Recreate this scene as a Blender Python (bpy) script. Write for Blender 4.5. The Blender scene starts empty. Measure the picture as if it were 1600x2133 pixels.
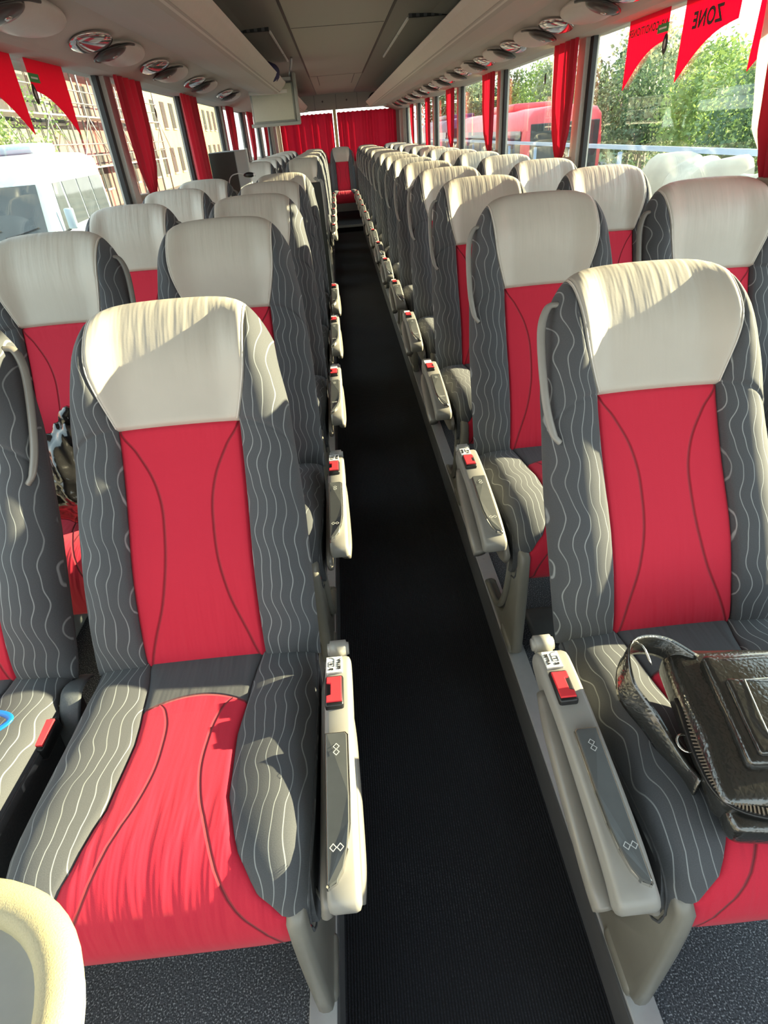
import bpy, bmesh, math, random
from mathutils import Vector, Matrix
random.seed(7)
PI = math.pi; R = math.radians
SC = bpy.context.scene; COL = SC.collection
# ---------------------------------------------------------------- camera, light, exposure
def setup_camera():
    pitch, yaw, roll = 0.5822, 0.0279, -0.0826
    fwd = Vector((math.sin(yaw)*math.cos(pitch), math.cos(yaw)*math.cos(pitch), -math.sin(pitch)))
    r = Vector((math.cos(yaw), -math.sin(yaw), 0)); u = r.cross(fwd)
    c, s = math.cos(roll), math.sin(roll)
    r2 = r*c + u*s; u2 = -r*s + u*c
    m = Matrix((r2, u2, -fwd)).transposed().to_4x4(); m.translation = Vector((-0.105, 0, 1.3))
    cam = bpy.data.cameras.new('camera'); cam.sensor_fit = 'HORIZONTAL'; cam.sensor_width = 36
    cam.lens = 1200/1600*36; cam.clip_start = 0.02; cam.clip_end = 400
    o = bpy.data.objects.new('camera', cam); COL.objects.link(o); o.matrix_world = m; SC.camera = o
setup_camera()
SUN_EL, SUN_AZ = 16, 8          # azimuth from +x towards +y
SC.view_settings.view_transform = 'Standard'; SC.view_settings.look = 'None'
SC.view_settings.exposure = 0.82; SC.view_settings.gamma = 1
w = bpy.data.worlds.new('sky'); SC.world = w; w.use_nodes = True
nt = w.node_tree; nt.nodes.clear()
tc = nt.nodes.new('ShaderNodeTexCoord'); sx = nt.nodes.new('ShaderNodeSeparateXYZ'); cr = nt.nodes.new('ShaderNodeValToRGB')
bg = nt.nodes.new('ShaderNodeBackground'); wo = nt.nodes.new('ShaderNodeOutputWorld')
nt.links.new(tc.outputs['Generated'], sx.inputs[0]); nt.links.new(sx.outputs['Z'], cr.inputs[0]); nt.links.new(cr.outputs[0], bg.inputs[0]); nt.links.new(bg.outputs[0], wo.inputs[0])
cr.color_ramp.elements[0].position = 0.0; cr.color_ramp.elements[0].color = (1.0, .97, .92, 1)
cr.color_ramp.elements[1].position = 0.6; cr.color_ramp.elements[1].color = (.72, .88, 1.0, 1)
bg.inputs[1].default_value = 2.0
sd = bpy.data.lights.new('sun', 'SUN'); sd.energy = 17; sd.angle = R(.55); sd.color = (1, .82, .52)
so = bpy.data.objects.new('sun', sd); COL.objects.link(so)
sdir = Vector((math.cos(R(SUN_EL))*math.cos(R(SUN_AZ)), math.cos(R(SUN_EL))*math.sin(R(SUN_AZ)), math.sin(R(SUN_EL))))
so.rotation_euler = sdir.to_track_quat('Z', 'Y').to_euler(); so.location = sdir*30
# ---------------------------------------------------------------- materials
def nd(t, typ, **k):
    n = t.nodes.new(typ)
    for a, b in k.items(): setattr(n, a, b)
    return n
class MB:
    """node material builder"""
    def __init__(s, name, col, rough=.6, metal=0, spec=.5):
        s.m = bpy.data.materials.new(name); s.m.use_nodes = True; s.t = s.m.node_tree
        s.b = s.t.nodes['Principled BSDF']; s.out = s.t.nodes['Material Output']
        s.b.inputs['Base Color'].default_value = (*col, 1); s.b.inputs['Roughness'].default_value = rough
        s.b.inputs['Metallic'].default_value = metal; s.b.inputs['Specular IOR Level'].default_value = spec
    def L(s, a, b): s.t.links.new(a, b)
    def val(s, x):
        return x
    def math(s, op, a, b=0.0, c=None, clamp=False):
        n = nd(s.t, 'ShaderNodeMath', operation=op); n.use_clamp = clamp
        for i, v in enumerate((a, b) if c is None else (a, b, c)):
            if hasattr(v, 'is_linked'): s.L(v, n.inputs[i])
            else: n.inputs[i].default_value = v
        return n.outputs[0]
    def obj(s):
        return nd(s.t, 'ShaderNodeTexCoord').outputs['Object']
    def uv(s):
        n = nd(s.t, 'ShaderNodeTexCoord'); x = nd(s.t, 'ShaderNodeSeparateXYZ'); s.L(n.outputs['UV'], x.inputs[0]); return x.outputs[0], x.outputs[1], n.outputs['UV']
    def mapped(s, vec, scale):
        n = nd(s.t, 'ShaderNodeMapping'); s.L(vec, n.inputs[0]); n.inputs['Scale'].default_value = scale; return n.outputs[0]
    def noise(s, vec, scale, detail=3, rough=.5):
        n = nd(s.t, 'ShaderNodeTexNoise'); s.L(vec, n.inputs['Vector']); n.inputs['Scale'].default_value = scale
        n.inputs['Detail'].default_value = detail; n.inputs['Roughness'].default_value = rough; return n.outputs['Fac']
    def ramp(s, fac, stops):
        n = nd(s.t, 'ShaderNodeValToRGB'); s.L(fac, n.inputs[0]); e = n.color_ramp.elements
        while len(e) < len(stops): e.new(.5)
        for i, (p, c) in enumerate(stops): e[i].position = p; e[i].color = (*c, 1) if len(c) == 3 else c
        return n.outputs[0]
    def mix(s, fac, a, b):
        n = nd(s.t, 'ShaderNodeMix', data_type='RGBA')
        for i, v in ((0, fac), (6, a), (7, b)):
            if hasattr(v, 'is_linked'): s.L(v, n.inputs[i])
            elif i == 0: n.inputs[0].default_value = v
            else: n.inputs[i].default_value = (*v, 1)
        return n.outputs[2]
    def curve(s, fac, pts):
        n = nd(s.t, 'ShaderNodeFloatCurve'); s.L(fac, n.inputs['Value']); c = n.mapping.curves[0]
        n.mapping.extend = 'HORIZONTAL'
        while len(c.points) < len(pts): c.points.new(.5, .5)
        for p, q in zip(c.points, sorted(pts)): p.location = q
        n.mapping.update(); return n.outputs[0]
    def color(s, c): s.L(c, s.b.inputs['Base Color']); return s
    def bump(s, h, strength=.3, dist=.002):
        n = nd(s.t, 'ShaderNodeBump'); s.L(h, n.inputs['Height']); n.inputs['Strength'].default_value = strength; n.inputs['Distance'].default_value = dist
        s.L(n.outputs[0], s.b.inputs['Normal']); return s
    def sheen(s, v):
        s.b.inputs['Sheen Weight'].default_value = v; return s
def plain(name, col, rough=.6, metal=0, nscale=0, amt=.15, bump=0):
    b = MB(name, col, rough, metal)
    if nscale:
        n = b.noise(b.obj(), nscale, 4)
        b.color(b.mix(n, tuple(c*(1-amt) for c in col), tuple(min(1, c*(1+amt)) for c in col)))
        if bump: b.bump(n, bump, .002)
    return b.m
RED = (.56, .010, .040); GREY = (.064, .069, .078); CREAM = (.52, .485, .425)
def fabric_bump(b, extra=None, es=.6):
    v = b.obj(); n = b.noise(v, 900, 2)
    h = b.math('MULTIPLY', n, .15)
    if extra is not None: h = b.math('ADD', h, b.math('MULTIPLY', extra, es))
    return h
def mat_wave():
    b = MB('grey_wave_fabric', GREY, .85); u, v, uv = b.uv(); b.sheen(.1)
    n1 = b.noise(b.mapped(uv, (9, 7, 1)), 1, 1)
    ph = b.math('ADD', b.math('MULTIPLY', v, 54), b.math('MULTIPLY', n1, 4)); ph = b.math('ADD', ph, b.math('MULTIPLY', u, 26))
    xw = b.math('ADD', u, b.math('MULTIPLY', b.math('SINE', ph), .0052))
    n2 = b.noise(b.mapped(uv, (7, 14, 1)), 1, 1)
    xw = b.math('ADD', xw, b.math('MULTIPLY', n2, .020))
    f = b.math('ABSOLUTE', b.math('SUBTRACT', b.math('FRACT', b.math('MULTIPLY', xw, 55)), .5))
    m = b.ramp(f, [(0.022, (1, 1, 1)), (.058, (0, 0, 0))])
    n3 = b.noise(b.mapped(uv, (10, 6, 1)), 1.3, 2)
    fade = b.ramp(n3, [(.3, (.55,)*3), (.6, (1, 1, 1))])
    m2 = b.math('MULTIPLY', m, fade)
    fine = b.noise(b.mapped(uv, (600, 900, 1)), 1, 2)
    base = b.mix(fine, tuple(c*.75 for c in GREY), tuple(c*1.35 for c in GREY))
    b.color(b.mix(m2, base, (.29, .31, .32)))
    b.bump(b.math('ADD', b.math('MULTIPLY', fine, .4), b.math('MULTIPLY', m2, .5)), .35, .001); return b.m
def mat_red_back():
    b = MB('red_back_fabric', RED, .8); u, v, uv = b.uv(); b.sheen(.08)
    ax = b.math('ABSOLUTE', b.math('SUBTRACT', u, .5))
    c = b.curve(v, [(0, .112), (.06, .094), (.16, .062), (.28, .048), (.37, .056), (.44, .086), (.49, .117), (1, .117)])
    d = b.math('ABSOLUTE', b.math('SUBTRACT', ax, c)); line = b.ramp(d, [(.0004, (1, 1, 1)), (.0020, (0, 0, 0))])
    wr = b.noise(b.mapped(uv, (34, 4.5, 1)), 1, 2)
    low = b.ramp(v, [(.02, (1, 1, 1)), (.2, (.12,)*3), (.44, (.05,)*3), (.49, (.5,)*3)])
    wr = b.math('MULTIPLY', wr, low)
    fine = b.noise(b.mapped(uv, (700, 700, 1)), 1, 2)
    base = b.mix(fine, tuple(c*.88 for c in RED), tuple(min(1, c*1.12) for c in RED))
    b.color(b.mix(line, base, (.22, .005, .015)))
    h = b.math('SUBTRACT', b.math('ADD', b.math('MULTIPLY', wr, 1.7), b.math('MULTIPLY', fine, .03)), b.math('MULTIPLY', line, .6))
    b.bump(h, .8, .006); return b.m
def mat_head():
    b = MB('cream_leatherette', CREAM, .48); u, v, uv = b.uv()
    wr = b.noise(b.mapped(uv, (42, 5, 1)), 1, 2); msk = b.ramp(v, [(.56, (.15,)*3), (.66, (1, 1, 1))])
    wr = b.math('MULTIPLY', wr, msk); bl = b.noise(b.mapped(uv, (9, 9, 1)), 1, 3)
    fine = b.noise(b.mapped(uv, (320, 320, 1)), 1, 2)
    b.color(b.mix(bl, tuple(c*.88 for c in CREAM), tuple(c*1.08 for c in CREAM)))
    b.bump(b.math('ADD', b.math('MULTIPLY', wr, 1.5), b.math('MULTIPLY', fine, .04)), .5, .005); return b.m
def mat_cushion():
    b = MB('cushion_insert_fabric', RED, .8); u, v, uv = b.uv(); b.sheen(.08)
    ax = b.math('ABSOLUTE', b.math('SUBTRACT', u, .5))
    # v = distance along the cushion from the backrest (m)
    arc = b.math('ADD', .100, b.math('MULTIPLY', b.math('MULTIPLY', ax, ax), 3.2))
    band = b.math('GREATER_THAN', arc, v)
    c = b.curve(v, [(0, .0), (.085, .090), (.13, .055), (.22, .038), (.30, .045), (.38, .075), (.45, .115), (.52, .17), (1, .2)])
    d = b.math('ABSOLUTE', b.math('SUBTRACT', ax, c)); line = b.ramp(d, [(.0004, (1, 1, 1)), (.0020, (0, 0, 0))])
    line = b.math('MULTIPLY', line, b.math('SUBTRACT', 1, band))
    d2 = b.math('ABSOLUTE', b.math('SUBTRACT', arc, v)); line2 = b.ramp(d2, [(.0006, (1, 1, 1)), (.003, (0, 0, 0))])
    line = b.math('MAXIMUM', line, line2)
    wr = b.noise(b.mapped(uv, (38, 5, 1)), 1, 2)
    msk = b.ramp(v, [(.02, (.9,)*3), (.14, (.15,)*3), (.26, (.25,)*3), (.36, (1, 1, 1)), (.46, (.9,)*3), (.52, (.2,)*3)])
    wr = b.math('MULTIPLY', wr, msk); fine = b.noise(b.mapped(uv, (700, 700, 1)), 1, 2)
    red = b.mix(fine, tuple(c*.88 for c in RED), tuple(min(1, c*1.12) for c in RED)); gr = b.mix(fine, tuple(c*.8 for c in GREY), tuple(c*1.2 for c in GREY))
    base = b.mix(band, red, gr); b.color(b.mix(line, base, (.12, .008, .015)))
    h = b.math('SUBTRACT', b.math('ADD', b.math('MULTIPLY', wr, 1.7), b.math('MULTIPLY', fine, .03)), b.math('MULTIPLY', line, .6))
    b.bump(h, .8, .006); return b.m
def mat_carpet():
    b = MB('ribbed_dark_carpet', (.012, .013, .017), .95); v = b.obj(); x = nd(b.t, 'ShaderNodeSeparateXYZ'); b.L(v, x.inputs[0])
    rib = b.math('ABSOLUTE', b.math('SINE', b.math('MULTIPLY', x.outputs[0], 520)))
    n = b.noise(v, 260, 3); big = b.noise(v, 3, 3)
    k = b.math('MULTIPLY', b.math('MULTIPLY', rib, n), b.math('ADD', big, .5))
    b.color(b.ramp(k, [(.10, (.003, .0032, .005)), (.5, (.013, .014, .020)), (.8, (.05, .053, .065))])); b.bump(b.math('ADD', rib, n), .6, .003); return b.m
def mat_vinyl():
    b = MB('speckled_vinyl', (.09, .1, .12), .7); v = b.obj(); n = b.noise(v, 330, 1); n2 = b.noise(v, 90, 3)
    b.color(b.ramp(n, [(.36, (.022, .025, .032)), (.50, (.06, .066, .08)), (.60, (.085, .092, .11)), (.70, (.38, .40, .43))])); b.bump(n2, .15, .002); return b.m
def mat_glass():
    b = MB('tinted_window_glass', (1, 1, 1), .0); t = b.t; t.nodes.remove(b.b)
    tr = nd(t, 'ShaderNodeBsdfTransparent'); tr.inputs[0].default_value = (.93, .97, .95, 1); gl = nd(t, 'ShaderNodeBsdfGlossy'); gl.inputs['Roughness'].default_value = .01
    fr = nd(t, 'ShaderNodeLayerWeight'); fr.inputs[0].default_value = .5; mx = nd(t, 'ShaderNodeMixShader')
    k = b.math('ADD', b.math('MULTIPLY', b.math('POWER', fr.outputs['Facing'], 4.0), .6), .035)
    b.L(k, mx.inputs[0]); b.L(tr.outputs[0], mx.inputs[1]); b.L(gl.outputs[0], mx.inputs[2]); b.L(mx.outputs[0], b.out.inputs[0]); return b.m
def mat_cloth(name, col, tcol, fac=.4):
    b = MB(name, col, .75); t = b.t; b.sheen(.08)
    tl = nd(t, 'ShaderNodeBsdfTranslucent'); tl.inputs[0].default_value = (*tcol, 1); mx = nd(t, 'ShaderNodeMixShader'); mx.inputs[0].default_value = fac
    b.L(b.b.outputs[0], mx.inputs[1]); b.L(tl.outputs[0], mx.inputs[2]); b.L(mx.outputs[0], b.out.inputs[0])
    n = b.noise(b.mapped(b.obj(), (1, 1, .08)), 70, 2); b.bump(n, .3, .006); return b.m
M = dict(wave=mat_wave(), redback=mat_red_back(), head=mat_head(), cush=mat_cushion(), carpet=mat_carpet(), vinyl=mat_vinyl(), glass=mat_glass(),
  shell=plain('seat_back_moquette', (.10, .105, .115), .8, 0, 60, .3, .3), side=plain('dark_side_fabric', (.07, .073, .08), .85, 0, 200, .3, .3),
  piping=plain('cream_piping', (.66, .63, .58), .6, 0, 90, .1), arm=plain('taupe_plastic', (.29, .28, .26), .38, 0, 40, .06),
  arm2=plain('grip_plastic', (.21, .195, .175), .30, 0, 30, .08), leg=plain('leg_plastic', (.21, .20, .175), .34, 0, 30, .1),
  pad=plain('dark_pad_plastic', (.085, .09, .092), .42, 0, 50, .15), chrome=plain('chrome_edge', (.7, .68, .64), .18, 1, 20, .05),
  blk=plain('black_plastic', (.012, .012, .013), .35, 0, 60, .2), redbtn=plain('red_button_plastic', (.80, .045, .06), .35, 0, 40, .06),
  white=plain('white_label', (.80, .81, .80), .5, 0, 40, .03), ink=plain('ink', (.03, .03, .035), .6, 0, 40, .1), mark=plain('pale_print', (.55, .57, .56), .5, 0, 40, .05),
  rail=plain('aluminium_rail', (.52, .53, .55), .32, .35, 50, .08), trimgrey=plain('grey_side_trim', (.10, .10, .105), .6, 0, 30, .15),
  rack=plain('rack_lining', (.43, .405, .375), .75, 0, 500, .10, .1), rackface=plain('rack_fascia', (.60, .58, .53), .5, 0, 25, .05),
  ceil=plain('ceiling_lining', (.40, .385, .345), .85, 0, 500, .10, .1), ceildk=plain('ceiling_side_lining', (.27, .265, .245), .85, 0, 500, .12, .1),
  pillar=plain('pillar_trim', (.55, .54, .50), .6, 0, 60, .08), rubber=plain('black_rubber', (.014, .015, .017), .5, 0, 60, .2),
  wall=plain('side_wall_lining', (.24, .245, .25), .85, 0, 200, .12, .1), tv=plain('monitor_case', (.56, .545, .44), .45, 0, 60, .04), tvf=plain('monitor_frame', (.36, .37, .34), .4, 0, 60, .05),
  leather=None, bagplastic=None, curtain=mat_cloth('red_curtain_cloth', (.40, .004, .022), (.75, .012, .04), .22), lining=mat_cloth('cream_curtain_lining', (.5, .47, .42), (.8, .74, .62), .35),
  decal=mat_cloth('red_sticker_film', (.55, .004, .045), (1, .008, .13), .55), green=plain('green_label', (.05, .32, .08), .5, 0, 40, .1),
  lens=plain('glossy_lamp_lens', (.55, .50, .50), .06, .85, 30, .1), cup=plain('smoked_speaker_cup', (.045, .04, .038), .28, 0, 60, .2), hous=plain('service_unit_plastic', (.52, .49, .46), .4, 0, 60, .05),
  table=plain('cream_table_rim', (.46, .41, .25), .5, 0, 700, .18, .3), tabletop=plain('table_recess', (.42, .42, .40), .55, 0, 100, .05), tableleaf=plain('table_leaf', (.58, .57, .50), .5, 0, 100, .05),
  blue=plain('blue_plastic', (.01, .16, .55), .35, 0, 50, .1), navy=plain('navy_cloth', (.02, .02, .09), .85, 0, 100, .2), maroon=plain('dark_plum_felt', (.035, .012, .035), .9, 0, 100, .2),
  darkpanel=plain('black_panel', (.03, .032, .030), .5, 0, 40, .1), greypanel=plain('grey_cabinet_side', (.33, .36, .38), .5, 0, 40, .05), redstrap=plain('coral_strap', (.8, .13, .10), .6, 0, 60, .1),
  belt=plain('seatbelt_webbing', (.10, .11, .12), .7, 0, 300, .2, .2), yellow=plain('lit_cream_post', (.75, .55, .22), .5, 0, 30, .06),
  duct=plain('ribbed_duct_aluminium', (.5, .55, .54), .4, .4, 30, .06),
  asphalt=plain('asphalt', (.14, .14, .135), .9, 0, 20, .2, .2), stone=plain('pale_limestone', (.40, .37, .31), .9, 0, 6, .25, .9), vanw=plain('white_van_paint', (.32, .40, .47), .22, 0, 3, .04),
  carglass=plain('dark_car_glass', (.05, .06, .065), .05, .0, 3, .4), coachred=plain('red_coach_paint', (.78, .10, .12), .25, 0, 3, .08), coachpurple=plain('purple_coach_paint', (.16, .05, .14), .25, 0, 3, .08),
  bark=plain('pale_bark', (.34, .30, .24), .9, 0, 15, .25, .5), render=plain('grey_render', (.17, .17, .16), .9, 0, 2, .2), pink=plain('pink_render', (.34, .15, .14), .9, 0, 2, .2), yel=plain('yellow_render', (.50, .42, .22), .9, 0, 2, .1),
  scaff=plain('scaffold_tube', (.28, .28, .28), .4, .6, 10, .1), plank=plain('scaffold_plank', (.55, .5, .45), .8, 0, 10, .2), holes=plain('dark_opening', (.05, .05, .05), .8, 0, 5, .2), steel=plain('guard_rail_paint', (.35, .48, .68), .4, .2, 10, .1), tyre=plain('tyre_rubber', (.02, .02, .02), .8, 0, 30, .2))
def mat_leather():
    b = MB('glossy_black_leather', (.022, .022, .02), .22, 0, .9); b.b.inputs['Coat Weight'].default_value = .6; b.b.inputs['Coat Roughness'].default_value = .12; v = b.obj(); vo = nd(b.t, 'ShaderNodeTexVoronoi'); vo.feature = 'DISTANCE_TO_EDGE'; b.L(v, vo.inputs['Vector']); vo.inputs['Scale'].default_value = 130
    n = b.noise(v, 22, 4); b.bump(b.math('ADD', b.math('MULTIPLY', vo.outputs[0], .4), b.math('MULTIPLY', n, 1.2)), .45, .004); b.L(b.ramp(n, [(.3, (.08,)*3), (.7, (.26,)*3)]), b.b.inputs['Roughness']); return b.m
def mat_bagplastic():
    b = MB('black_bin_bag_film', (.012, .012, .013), .16, 0, .8); v = b.obj(); n = b.noise(b.mapped(v, (1, 1, 2.5)), 12, 2, .5); b.bump(n, .5, .02); return b.m
M['leather'] = mat_leather(); M['bagplastic'] = mat_bagplastic()
def mat_leaf(name, c1, c2):
    b = MB(name, c1, .6); n = b.noise(b.obj(), 1.6, 3); b.color(b.mix(b.ramp(n, [(.35, (0, 0, 0)), (.65, (1, 1, 1))]), c1, c2))
    tl = nd(b.t, 'ShaderNodeBsdfTranslucent'); tl.inputs[0].default_value = (*c2, 1); mx = nd(b.t, 'ShaderNodeMixShader'); mx.inputs[0].default_value = .35
    b.L(b.b.outputs[0], mx.inputs[1]); b.L(tl.outputs[0], mx.inputs[2]); b.L(mx.outputs[0], b.out.inputs[0]); return b.m
LEAF = [mat_leaf('olive_leaves', (.10, .17, .06), (.30, .42, .12)), mat_leaf('dark_leaves', (.04, .09, .05), (.12, .20, .09)), mat_leaf('grey_green_leaves', (.17, .22, .13), (.36, .42, .25))]
# ---------------------------------------------------------------- object helpers
def link(name, mesh, mat, parent=None, smooth=True):
    o = bpy.data.objects.new(name, mesh); COL.objects.link(o)
    for m_ in (mat if isinstance(mat, (list, tuple)) else [mat]): mesh.materials.append(m_)
    if smooth:
        for p in mesh.polygons: p.use_smooth = True
    if parent: o.parent = parent
    return o
def obj(name, bm, mat, parent=None, smooth=False, recalc=True):
    if recalc: bmesh.ops.recalc_face_normals(bm, faces=bm.faces)
    me = bpy.data.meshes.new(name); bm.to_mesh(me); bm.free(); return link(name, me, mat, parent, smooth)
def thing(name, label, cat, loc=(0, 0, 0), rz=0, group=None):
    o = bpy.data.objects.new(name, None); COL.objects.link(o); o.location = loc; o.rotation_euler = (0, 0, rz); o.empty_display_size = .1
    return tag(o, label, cat, group)
def tag(o, label, cat, group=None):
    o['label'] = label; o['category'] = cat
    if group: o['group'] = group
    return o
def struct(o): o['kind'] = 'structure'; return o
def kids(o): return [c for c in bpy.data.objects if c.parent == o]
def dup(root, loc=None, parent=None, cache={}):
    c = root.copy(); COL.objects.link(c)
    if parent is not None: c.parent = parent
    if loc is not None: c.location = loc
    for ch in list(root.children): dup(ch, None, c)
    return c
def box(bm, x0, x1, y0, y1, z0, z1, bev=0, seg=2):
    r = bmesh.ops.create_cube(bm, size=1); vs = r['verts']
    for v in vs: v.co = Vector(((x0+x1)/2+v.co.x*(x1-x0), (y0+y1)/2+v.co.y*(y1-y0), (z0+z1)/2+v.co.z*(z1-z0)))
    if bev: bmesh.ops.bevel(bm, geom=list({e for v in vs for e in v.link_edges}), offset=bev, segments=seg, affect='EDGES', profile=.5)
    return vs
def bx(name, x0, x1, y0, y1, z0, z1, mat, parent=None, bev=0, smooth=False):
    bm = bmesh.new(); box(bm, x0, x1, y0, y1, z0, z1, bev); return obj(name, bm, mat, parent, smooth)
def prism(bm, pts, axis, a, b, bev=0, seg=2):
    """extrude a 2-D polygon along axis between a and b; pts are the other two coordinates in xyz order"""
    def P(p, t): return Vector((t, p[0], p[1])) if axis == 'x' else Vector((p[0], t, p[1])) if axis == 'y' else Vector((p[0], p[1], t))
    v0 = [bm.verts.new(P(p, a)) for p in pts]; v1 = [bm.verts.new(P(p, b)) for p in pts]; n = len(pts)
    fs = [bm.faces.new(v0), bm.faces.new(v1)]
    for i in range(n): fs.append(bm.faces.new((v0[i], v0[(i+1) % n], v1[(i+1) % n], v1[i])))
    bmesh.ops.recalc_face_normals(bm, faces=fs)
    if bev:
        es = set(fs[0].edges) | set(fs[1].edges); bmesh.ops.bevel(bm, geom=list(es), offset=bev, segments=seg, affect='EDGES', profile=.5)
def pr(name, pts, axis, a, b, mat, parent=None, bev=0, smooth=False, seg=2):
    bm = bmesh.new(); prism(bm, pts, axis, a, b, bev, seg); return obj(name, bm, mat, parent, smooth)
def smooth_poly(pts, it=2):
    for _ in range(it):
        q = []
        for i in range(len(pts)):
            a, b = pts[i], pts[(i+1) % len(pts)]
            q += [(a[0]*.75+b[0]*.25, a[1]*.75+b[1]*.25), (a[0]*.25+b[0]*.75, a[1]*.25+b[1]*.75)]
        pts = q
    return pts
def spline(pts, n=8):
    pts = [Vector(p) for p in pts]; out = []; P = [2*pts[0]-pts[1]] + pts + [2*pts[-1]-pts[-2]]
    for i in range(1, len(P)-2):
        for k in range(n):
            t = k/n; a, b, c, d = P[i-1], P[i], P[i+1], P[i+2]
            out.append(.5*((2*b)+(c-a)*t+(2*a-5*b+4*c-d)*t*t+(3*b-a-3*c+d)*t**3))
    out.append(pts[-1]); return out
def tube(bm, pts, r, n=8, flat=None, up=Vector((0, 0, 1))):
    """tube along points; r number or list; flat=(w,h) gives an elliptical/strap section"""
    rings = []
    for i, p in enumerate(pts):
        d = (pts[min(i+1, len(pts)-1)]-pts[max(i-1, 0)]).normalized()
        a = d.cross(up)
        if a.length < 1e-3: a = d.cross(Vector((1, 0, 0)))
        a.normalize(); b = a.cross(d); rr = r[i] if isinstance(r, (list, tuple)) else r
        wa, wb = (flat[0], flat[1]) if flat else (rr, rr)
        rings.append([bm.verts.new(p+a*math.cos(2*PI*k/n)*wa+b*math.sin(2*PI*k/n)*wb) for k in range(n)])
    for i in range(len(rings)-1):
        for k in range(n): bm.faces.new((rings[i][k], rings[i][(k+1) % n], rings[i+1][(k+1) % n], rings[i+1][k]))
    bm.faces.new(rings[0]); bm.faces.new(rings[-1])
def tb(name, pts, r, mat, parent=None, n=8, flat=None, up=Vector((0, 0, 1)), sp=6):
    bm = bmesh.new(); tube(bm, spline(pts, sp) if sp else [Vector(p) for p in pts], r, n, flat, up); return obj(name, bm, mat, parent, True)
def ellipsoid(bm, c, s, seg=24, ring=14):
    r = bmesh.ops.create_uvsphere(bm, u_segments=seg, v_segments=ring, radius=1)
    for v in r['verts']: v.co = Vector((c[0]+v.co.x*s[0], c[1]+v.co.y*s[1], c[2]+v.co.z*s[2]))
    return r['verts']
def grid(name, cols, rows, fn, mat, parent=None, uvf=None, flip=False):
    """cols/rows lists of parameters; fn(i,j,c,r)->(x,y,z,u,v)"""
    vs, uvs = [], []
    for j, r in enumerate(rows):
        for i, c in enumerate(cols):
            p = fn(c, r); vs.append(p[:3]); uvs.append(p[3:5])
    nc = len(cols); fs = []
    for j in range(len(rows)-1):
        for i in range(nc-1):
            f = (j*nc+i, j*nc+i+1, (j+1)*nc+i+1, (j+1)*nc+i); fs.append(f[::-1] if flip else f)
    me = bpy.data.meshes.new(name); me.from_pydata(vs, [], fs); uvl = me.uv_layers.new(name='UVMap')
    for l in me.loops: uvl.data[l.index].uv = uvs[l.vertex_index]
    me.update(); return link(name, me, mat, parent, True)
def text(name, s, size, mat, mw, parent=None, depth=.0006):
    cu = bpy.data.curves.new(name, 'FONT'); cu.body = s; cu.size = size; cu.align_x = 'CENTER'; cu.align_y = 'CENTER'; cu.extrude = depth; cu.fill_mode = 'BOTH'; cu.offset = size*.032; cu.space_character = 1.12
    t = bpy.data.objects.new(name, cu); COL.objects.link(t); dg = bpy.context.evaluated_depsgraph_get()
    me = bpy.data.meshes.new_from_object(t.evaluated_get(dg)); bpy.data.objects.remove(t); me.transform(mw)
    return link(name, me, mat, parent, False)
def lerp(a, b, t): return a+(b-a)*t
def interp(x, pts):
    if x <= pts[0][0]: return pts[0][1]
    for (a, b), (c, d) in zip(pts, pts[1:]):
        if x <= c:
            t = (x-a)/(c-a); t = t*t*(3-2*t)*.5+t*.5; return b+(d-b)*t
    return pts[-1][1]
# ---------------------------------------------------------------- the coach shell
AX0, AX1, FZ = -.252, .258, -.10      # aisle sides and depth
YF, YR = -1.6, 13.2
struct(bx('floor', AX0-.01, AX1+.01, YF, 11.0, FZ-.04, FZ, M['carpet']))
struct(bx('floor_left', -1.22, AX0, YF, YR, -.14, 0, M['vinyl'])); struct(bx('floor_right', AX1, 1.22, YF, YR, -.14, 0, M['vinyl']))
struct(bx('floor_rear', AX0, AX1, 11.0, YR, -.14, .0, M['carpet']))
struct(bx('trim_1', AX0+.0005, AX0+.006, YF, 11.0, FZ, 0.0, M['trimgrey'])); struct(bx('trim_2', AX1-.006, AX1-.0005, YF, 11.0, FZ, 0.0, M['trimgrey']))
struct(bx('trim_3', AX0, AX1, 10.985, 11.005, -.03, .004, M['rail']))
for k, (xa, xb) in enumerate(((-.300, -.250), (.256, .306))):
    bm = bmesh.new(); box(bm, xa, xb, YF, 12.0, 0, .007, .002)
    y = -1.2
    while y < 11.5:
        c = bmesh.ops.create_cone(bm, cap_ends=True, segments=10, radius1=.004, radius2=.004, depth=.001); bmesh.ops.translate(bm, verts=c['verts'], vec=((xa+xb)/2, y, .0078)); y += .4
    struct(obj('trim_%d' % (4+k), bm, M['rail']))
def extr(name, pts, y0, y1, mat, smooth=True):
    bm = bmesh.new(); n = len(pts); v0 = [bm.verts.new((p[0], y0, p[1])) for p in pts]; v1 = [bm.verts.new((p[0], y1, p[1])) for p in pts]
    for i in range(n-1): bm.faces.new((v0[i], v0[i+1], v1[i+1], v1[i]))
    o = obj(name, bm, mat, None, False); return o
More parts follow.
